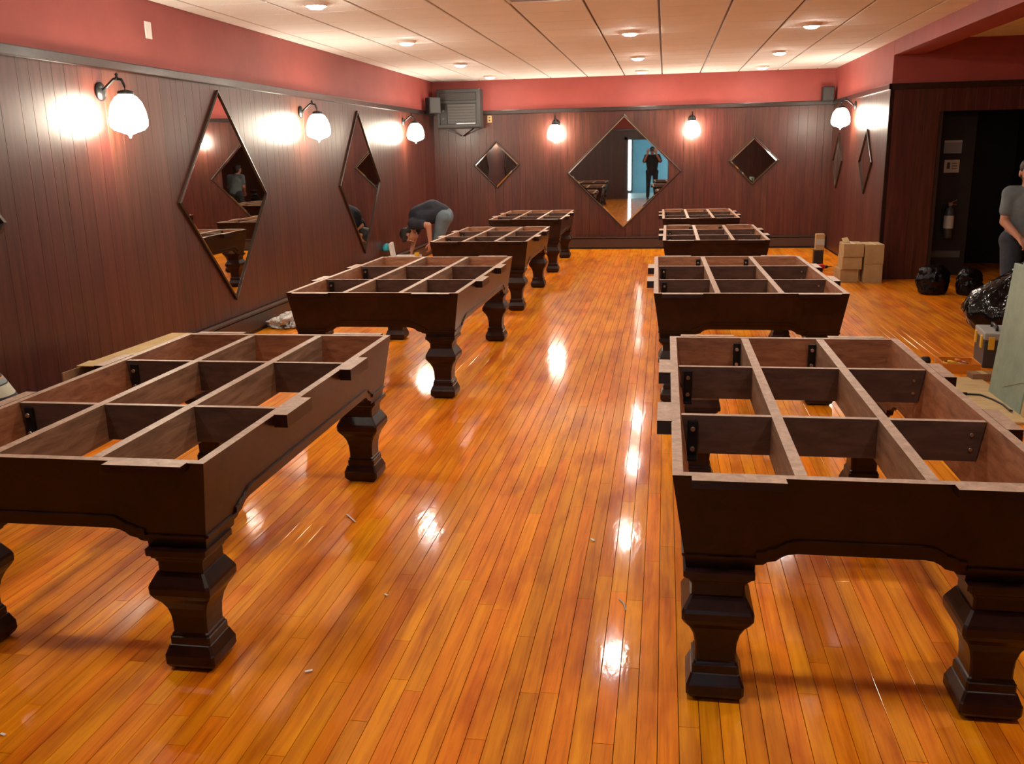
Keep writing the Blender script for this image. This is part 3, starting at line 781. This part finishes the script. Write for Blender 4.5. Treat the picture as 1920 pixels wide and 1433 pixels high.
for yy in (-.38, -.05, .26): MB().box(-.14, .22, yy-.03, yy+.03, 0, .03).build('skid', M['ply'], cr)
for zz in (.10, .62): MB().box(-.158, -.14, -.42, .30, zz-.035, zz+.035).build('batten', M['ply'], cr)
pl = MB(); pl.box(-.028, 0, -.20, .0, 0, .30)
o = pl.build('wood_offcut', M['ply'], None, (2.11, 5.58, .0145), (0, .10, 0), bevel=.002); tag(o, 'upright plywood offcut beside the slate slab at the right edge', 'wood')
pl = MB(); pl.box(-.33, .33, -.55, .55, 0, .014)
o = pl.build('plywood_sheet', M['ply'], None, (1.83, 5.98, 0), (0, 0, .02), bevel=.002); tag(o, 'plywood sheet lying flat on the floor under the black cable', 'plywood')
q = MB(); q.tube([(1.86, 6.02, .022), (1.93, 6.03, .022), (2.0, 6.03, .020), (2.04, 5.92, .020), (2.06, 5.80, .020), (2.055, 5.68, .020), (2.05, 5.62, .03)], .006)
o = q.build('power_cable', M['black']); tag(o, 'thin black cable lying across the plywood sheet', 'cable')
MB().cyl((1.78, 6.01, .026), (1.92, 6.03, .024), .013, .010, 10).build('plug', M['black'], o)
# tool tray
tr = empty('tool_tray', (2.085, 6.80, 0), -.05); tag(tr, 'orange plastic tray full of small tools on the floor', 'tray')
q = MB(); q.box(-.125, .125, -.115, .115, .0, .012); q.box(-.125, .125, -.115, -.103, .012, .07); q.box(-.125, .125, .103, .115, .012, .07); q.box(-.125, -.113, -.103, .103, .012, .07); q.box(.113, .125, -.103, .103, .012, .07); q.build('tray', M['orange'], tr)
def hand_tool(label, a, b, mh, name='screwdriver'):
    a = Vector(a); b = Vector(b); r = empty(name, a); tag(r, label, 'tool', 'small tools in the orange tray'); d = b-a
    q = MB(); q.cyl((0, 0, 0), d*.45, .013, .011, 10); q.build('handle', M[mh], r); q = MB(); q.cyl(d*.45, d, .004, .003, 8); q.build('shaft', M['steel'], r)
hand_tool('yellow handled screwdriver in the orange tray', (2.02, 6.82, .055), (2.15, 6.79, .045), 'yellow')
hand_tool('black handled screwdriver in the orange tray', (2.14, 6.745, .050), (2.03, 6.76, .045), 'black')
hand_tool('orange handled screwdriver in the orange tray', (2.08, 6.86, .060), (2.17, 6.83, .05), 'orange')
q = MB(); q.lathe([(.022, 0), (.028, .006), (.028, .028), (.022, .034)], 14); o = q.build('tape_roll', M['yellow'], None, (2.03, 6.865, .013)); tag(o, 'yellow roll at the back of the orange tray', 'tape')
q = MB(); q.lathe([(.012, .0), (.02, .0), (.02, .034), (.012, .034)], 14); q.build('reel', M['black'], o)
o = carton('flat brown carton on the floor just before the orange tray', (2.16, 6.52, 0), .16, .10, .05, .1, mt='card_dark', group='cartons')
# toolbox
tb = empty('tool_box', (2.385, 7.04, 0), -.12); tag(tb, 'dark tool box with light grey lid and yellow latches', 'tool box')
MB().box(-.09, .09, -.17, .17, 0, .20).build('body', M['darkgrey'], tb, bevel=.008)
ld = MB().box(-.095, .095, -.175, .175, .20, .255).build('lid', M['lidgrey'], tb, bevel=.012)
q = MB(); q.tube([(0, -.09, .255), (0, -.08, .285), (0, .08, .285), (0, .09, .255)], .010); q.build('handle', M['black'], ld)
for yy in (-.10, .10): MB().box(-.104, -.09, yy-.022, yy+.022, .135, .225).build('latch', M['yellow'], tb, bevel=.003)
for xx in (-.045, .05): MB().box(xx-.02, xx+.02, -.184, -.17, .135, .225).build('latch', M['yellow'], tb, bevel=.003)
q = empty('flashlight', (1.74, 6.92, .032), .15); tag(q, 'black cylindrical torch lying on the floor past the near right table', 'torch')
b = MB(); b.lathe([(.018, 0), (.02, .01), (.02, .12), (.032, .15), (.032, .19), (.026, .195)], 14, 0, Matrix.Rotation(PI/2, 4, 'Y')); b.build('barrel', M['black'], q)
b = MB(); b.lathe([(.021, .03), (.0235, .034), (.0235, .09), (.021, .094)], 14, 0, Matrix.Rotation(PI/2, 4, 'Y')); b.build('grip_sleeve', M['darkgrey'], q)
# long cardboard box with foam, left wall
lc = empty('long_carton', (-3.33, 5.34, 0), -.03); tag(lc, 'long opened cardboard carton by the left wall', 'box')
q = MB(); q.box(-.13, .13, -.60, .60, 0, .008); q.box(-.13, -.122, -.60, .60, .008, .375); q.box(.122, .13, -.60, .60, .008, .375); q.box(-.122, .122, .592, .60, .008, .375); q.box(-.122, .122, -.60, -.592, .008, .30); q.build('carton', M['card_dark'], lc)
q = MB(); q.box(-.135, .0, -.30, .61, .376, .381); q.build('lid_flap', M['card'], lc); q = MB(); q.box(.002, .135, -.24, .61, .376, .381); q.build('lid_flap', M['card'], lc)
q = MB(); q.box(-.02, .02, -.20, .61, .381, .3825); q.build('tape', M['tape'], lc)
q = MB(); q.box(-.12, .0, -.10, .10, 0, .004); q.build('torn_flap', M['card'], lc, (-.005, -.38, .382), (-.06, .05, .25))
# white case with cyan cloth by the bending man
wc = empty('open_case', (-3.46, 12.25, 0), .15); tag(wc, 'open white plastic case on the floor before the bending man', 'case')
MB().box(-.17, .17, -.13, .13, 0, .20).build('base', M['black'], wc, bevel=.006)
q = MB(); q.box(-.17, .17, -.13, .13, .20, .235); q.build('rim', M['plastic_white'], wc, bevel=.004)
q = MB(); q.box(-.19, -.155, -.13, .13, .235, .44); q.build('lid', M['plastic_white'], wc, rot=(0, -.14, 0), bevel=.004)
q = MB(); q.box(.10, .16, -.14, -.06, .235, .285); q.build('latch', M['yellow'], wc, bevel=.004)
cy_ = lumpy('cleaning_cloth', 'cyan cloth hung on the lid of the open white case', 'cloth', (-3.745, 12.16, .30), [(.02, 0, 0), (.06, .02, 0), (.05, .07, 0), (.03, .10, .01), (.01, .11, .01)], (.8, .7), 'cyan', 51, n=24, lev=14)
# scraps on the floor
def scrap(label, pts, wd, mt='foam'):
    q = MB()
    for i in range(len(pts)-1): q.bar((*pts[i], .004), (*pts[i+1], .004), wd, .003)
    o = q.build('paper_scrap', M[mt]); tag(o, label, 'scrap', 'scraps on the floor')
def onfloor(px, py):
    d = CF*1719.6 + CR*(px-960) + CU*(716.5-py); t = -CH/d.z; return (d.x*t, d.y*t)
scrap('pale sliver on the floor right of the near left table', [onfloor(650, 966), onfloor(667, 981)], .006)
scrap('tiny white chip on the bare floor at the lower left', [onfloor(572, 1262), onfloor(586, 1259)], .009)
scrap('thin curved grey thread on the floor left of the near right leg', [onfloor(1161, 1126), onfloor(1169, 1133), onfloor(1173, 1147)], .004, 'lidgrey')
scrap('tiny white chip between the middle floor reflections', [onfloor(1108, 1012), onfloor(1114, 1016)], .010)
scrap('tiny white chip on the floor at the bottom left corner', [onfloor(2, 1378), onfloor(10, 1381)], .008)
scrap('tiny pale chip near the middle of the floor', [onfloor(721, 1116), onfloor(727, 1119)], .007)

# ================================================================== PEOPLE
def skinmesh(name, mb, voxel, mt, parent, smooth=4):
    me = mb.mesh(name, mt); tmp = bpy.data.objects.new('tmp', me); COL.objects.link(tmp)
    r = tmp.modifiers.new('r', 'REMESH'); r.mode = 'VOXEL'; r.voxel_size = voxel; r.use_smooth_shade = True
    s = tmp.modifiers.new('s', 'SMOOTH'); s.factor = .5; s.iterations = smooth
    dg = bpy.context.evaluated_depsgraph_get(); new = bpy.data.meshes.new_from_object(tmp.evaluated_get(dg))
    bpy.data.objects.remove(tmp); new.name = name
    new.materials.clear(); new.materials.append(mt)
    for p in new.polygons: p.use_smooth = True
    return link(name, new, parent)
def hand(mb, wr, d, up, curl=.35, s=1., side=1):
    """palm from wrist along d; 'up' is the back of the hand; fingers curl away from it"""
    wr = Vector(wr); d = Vector(d).normalized(); up = (Vector(up) - d*Vector(up).dot(d)).normalized(); sd = d.cross(up)*side
    mid = wr + d*.05*s
    for k in (-1, -.33, .33, 1):
        mb.capsule(wr + sd*k*.012*s, wr + d*.082*s + sd*k*.030*s, .015*s, .0135*s, 10)
    for k, ln in ((-1, .062), (-.33, .078), (.33, .084), (1, .072)):
        b = wr + d*.086*s + sd*k*.032*s; dd = d.copy(); r = .0088*s
        for seg in range(3):
            a = curl*(.6+.5*seg); ax = sd
            dd = (d*math.cos(a*(seg+1)) - up*math.sin(a*(seg+1)))
            e = b + dd*ln*s*(.46, .32, .24)[seg]; mb.capsule(b, e, r, r*.92, 8); b = e; r *= .92
    tb_ = wr + d*.028*s + sd*.026*s; t1 = tb_ + (d*.55 + sd*.75 - up*.25).normalized()*.042*s; t2 = t1 + (d*.85 + sd*.25 - up*.35).normalized()*.034*s
    mb.capsule(tb_, t1, .0135*s, .011*s, 8); mb.capsule(t1, t2, .011*s, .009*s, 8)
def head(mb, c, fwd, up, s=1.):
    c = Vector(c); f = Vector(fwd).normalized(); u = (Vector(up) - f*Vector(up).dot(f)).normalized(); r = f.cross(u)
    B = Matrix((r, f, u)).transposed()
    mb.ell(c + u*.03*s - f*.012*s, (.075*s, .094*s, .088*s), 18, 12, rot=B)
    mb.ell(c - u*.035*s + f*.022*s, (.058*s, .066*s, .075*s), 16, 10, rot=B)
    mb.ell(c - u*.088*s + f*.058*s, (.028*s, .024*s, .022*s), 12, 8, rot=B)
    mb.capsule(c + f*.084*s + u*.015*s, c + f*.103*s - u*.025*s, .009*s, .014*s, 10)
    for k in (-1, 1):
        mb.ell(c + r*k*.077*s - u*.008*s - f*.008*s, (.010*s, .020*s, .031*s), 10, 8, rot=B)
        mb.capsule(c + r*k*.012*s + f*.084*s + u*.032*s, c + r*k*.05*s + f*.070*s + u*.028*s, .010*s, .009*s, 8)
        mb.ell(c + r*k*.042*s - u*.03*s + f*.055*s, (.022*s, .02*s, .022*s), 10, 8, rot=B)
    return c, f, u, r, B
def face_parts(parent, h, s=1., hair=True):
    c, f, u, r, B = h
    for k in (-1, 1):
        q = MB(); q.ell(c + r*k*.031*s + f*.079*s + u*.010*s, (.0125*s, .008*s, .007*s), 10, 8, rot=B); e = q.build('eye', M['eyewhite'], parent)
        q = MB(); q.ell(c + r*k*.031*s + f*.0865*s + u*.010*s, (.0055*s, .002*s, .0055*s), 8, 6, rot=B); q.build('iris', M['iris'], e)
        q = MB(); q.capsule(c + r*k*.016*s + f*.093*s + u*.034*s, c + r*k*.048*s + f*.080*s + u*.034*s, .004*s, .003*s, 6); q.build('eyebrow', M['hair'], parent)
    q = MB(); q.ell(c + f*.086*s - u*.058*s, (.024*s, .006*s, .0065*s), 10, 8, rot=B); q.build('mouth', M['lips'], parent)
    if hair:
        q = MB(); q.ell(c + u*.045*s - f*.022*s, (.085*s, .098*s, .088*s), 18, 12, rot=B); q.ell(c - u*.0*s - f*.05*s, (.079*s, .062*s, .085*s), 14, 10, rot=B)
        q.capsule(c + u*.095*s + f*.055*s - r*.04*s, c + u*.095*s + f*.055*s + r*.04*s, .022*s, .022*s)
        skinmesh('hair', q, .008, M['hair'], parent, 2)
def shoe(parent, p, d):
    p = Vector(p); d = Vector(d).normalized(); q = MB()
    q.capsule((p.x-d.x*.05, p.y-d.y*.05, .045), (p.x+d.x*.15, p.y+d.y*.15, .038), .044, .036); q.capsule((p.x, p.y, .05), (p.x, p.y, .09), .045, .042)
    skinmesh('shoe', q, .010, M['shoe'], parent, 3)
def person(label, loc, J, shirt, pants, fwd_head, up_head, feet_dir, hands, skin='skin', sleeve=.6, back=None, rz=0., hemdrop=.0):
    """J: joints (local): pelvis, chest, neck, head, shoulder/elbow/wrist l r, hip/knee/ankle l r, waist"""
    root = empty('person', loc, rz); tag(root, label, 'person')
    J = {k: Vector(v) for k, v in J.items()}
    b = MB()
    b.capsule(J['pelvis'], J['waist'], .125, .115); b.capsule(J['waist'], J['chest'], .115, .125)
    b.capsule(J['chest'], J['neck'], .105, .06); b.capsule(J['neck'], J['head'] - Vector(up_head).normalized()*.04, .055, .052)
    h = head(b, J['head'], fwd_head, up_head)
    for s in 'lr':
        b.capsule(J['chest'].lerp(J['neck'], .55), J['sh'+s], .075, .062)
        b.capsule(J['sh'+s], J['el'+s], .053, .040); b.capsule(J['el'+s], J['wr'+s], .040, .026)
        b.capsule(J['pelvis'], J['hip'+s], .11, .092); b.capsule(J['hip'+s], J['kn'+s], .086, .056); b.capsule(J['kn'+s], J['an'+s], .056, .038)
        hd = hands[s]; hand(b, J['wr'+s], hd[0], hd[1], hd[2], 1., hd[3])
    body = skinmesh('body', b, .0065, M[skin], root, 3)
    face_parts(root, h)
    # shirt
    q = MB(); q.capsule(J['pelvis'].lerp(J['waist'], .25), J['waist'], .150, .142); q.capsule(J['waist'], J['chest'], .142, .150); q.capsule(J['chest'], J['chest'].lerp(J['neck'], .72), .128, .078)
    for s in 'lr':
        q.capsule(J['chest'].lerp(J['neck'], .5), J['sh'+s], .088, .076); q.capsule(J['sh'+s], J['sh'+s].lerp(J['el'+s], sleeve), .070, .064)
        q.capsule(J['hip'+s].lerp(J['waist'], .45), J['sh'+s].lerp(J['waist'], .45), .112, .108)
    skinmesh('shirt', q, .013, M[shirt], root, 5)
    q = MB(); q.capsule(J['pelvis'], J['pelvis'].lerp(J['waist'], .45), .138, .136)
    for s in 'lr':
        q.capsule(J['pelvis'], J['hip'+s], .128, .112); q.capsule(J['hip'+s], J['kn'+s], .104, .072); q.capsule(J['kn'+s], J['an'+s], .072, .058)
    skinmesh('trousers', q, .013, M[pants], root, 5)
    for s in 'lr': shoe(root, (J['an'+s].x, J['an'+s].y, 0), feet_dir)
    return root

# man bending over by the left wall, head down towards -x
person('man bending far over by the left wall in dark shirt and blue jeans', (-2.97, 12.28, 0), dict(
    pelvis=(.02, 0, .76), waist=(-.13, 0, .845), chest=(-.32, .01, .765), neck=(-.44, .02, .63), head=(-.475, .02, .515),
    shr=(-.36, -.19, .67), elr=(-.13, -.25, .66), wrr=(-.12, -.24, .44), shl=(-.38, .19, .67), ell=(-.46, .24, .47), wrl=(-.50, .18, .28),
    hipr=(.04, -.10, .74), knr=(-.05, -.12, .42), anr=(.05, -.12, .085), hipl=(.02, .11, .74), knl=(-.13, .12, .44), anl=(-.10, .13, .085)),
    'navy', 'jeans', (.35, 0, -.95), (-.95, 0, -.3), (-1, 0, 0),
    dict(r=((-.1, .05, -1), (.9, -.3, 0), .35, 1), l=((-.1, 0, -1), (.9, .3, 0), .45, -1)), 'skin')

# man at the right edge, stooping with a bag
person('man in grey-blue shirt at the right edge behind the garbage bag', (3.165, 8.82, 0), dict(
    pelvis=(.02, .05, .74), waist=(.0, .02, .86), chest=(-.02, -.03, 1.04), neck=(-.04, -.06, 1.19), head=(-.05, -.08, 1.31),
    shr=(-.17, -.03, 1.13), elr=(-.20, -.03, .89), wrr=(-.12, -.20, .76), shl=(.17, -.06, 1.13), ell=(.24, -.08, .88), wrl=(.10, -.24, .76),
    hipr=(-.09, .05, .72), knr=(-.13, -.08, .40), anr=(-.12, .06, .085), hipl=(.12, .05, .72), knl=(.15, -.08, .40), anl=(.14, .06, .085)),
    'greyshirt', 'darkjeans', (-.25, -1, -.05), (0, -.05, 1), (-.1, -1, 0),
    dict(r=((.3, -.8, -.5), (0, -.5, .8), .5, -1), l=((-.4, -.8, -.3), (0, -.3, .9), .5, 1)), 'skin')

# crouching person at the left edge
person('crouching person in striped shirt at the left edge behind the table', (-3.24, 3.72, 0), dict(
    pelvis=(.07, .06, .40), waist=(.03, .03, .52), chest=(-.08, -.05, .68), neck=(-.17, -.12, .80), head=(-.24, -.18, .88),
    shr=(-.28, .06, .72), elr=(-.36, -.08, .50), wrr=(-.38, -.28, .38), shl=(.02, -.24, .72), ell=(-.06, -.42, .52), wrl=(-.22, -.46, .38),
    hipr=(-.03, .10, .38), knr=(-.30, -.08, .40), anr=(-.16, .10, .085), hipl=(.10, -.04, .38), knl=(-.06, -.30, .40), anl=(.06, -.10, .085)),
    'stripes', 'darkjeans', (-.7, -.5, -.5), (-.3, -.2, .9), (-.7, -.6, 0),
    dict(r=((-.1, -.6, -.7), (-.5, 0, .5), .4, -1), l=((-.7, -.2, -.6), (0, -.5, .5), .4, 1)), 'skin2')

# the photographer, seen only in the large mirror
person('photographer in black raising both hands, seen only in the big mirror', (.02, -.40, 0), dict(
    pelvis=(0, 0, .90), waist=(0, 0, 1.04), chest=(0, 0, 1.24), neck=(0, .01, 1.42), head=(0, .03, 1.54),
    shr=(.19, 0, 1.36), elr=(.26, .16, 1.20), wrr=(.11, .30, 1.46), shl=(-.19, 0, 1.36), ell=(-.26, .16, 1.20), wrl=(-.15, .30, 1.46),
    hipr=(.10, 0, .87), knr=(.12, .03, .48), anr=(.13, -.02, .085), hipl=(-.10, 0, .87), knl=(-.12, .03, .48), anl=(-.13, -.02, .085)),
    'blackcloth', 'blackcloth', (0, 1, 0), (0, 0, 1), (0, 1, 0),
    dict(r=((-.15, .3, 1), (.2, 1, 0), .3, -1), l=((.15, .3, 1), (-.2, 1, 0), .3, 1)), 'skin', sleeve=.9)
ph = empty('phone', (-.0, -.022, CH-.01)); tag(ph, 'dark phone held up by the photographer in the mirror', 'phone')
MB().box(-.058, .058, -.009, 0, -.03, .03).build('case', M['black'], ph, bevel=.003); MB().box(-.05, .05, -.0105, -.009, -.026, .026).build('screen', M['darkgrey'], ph)
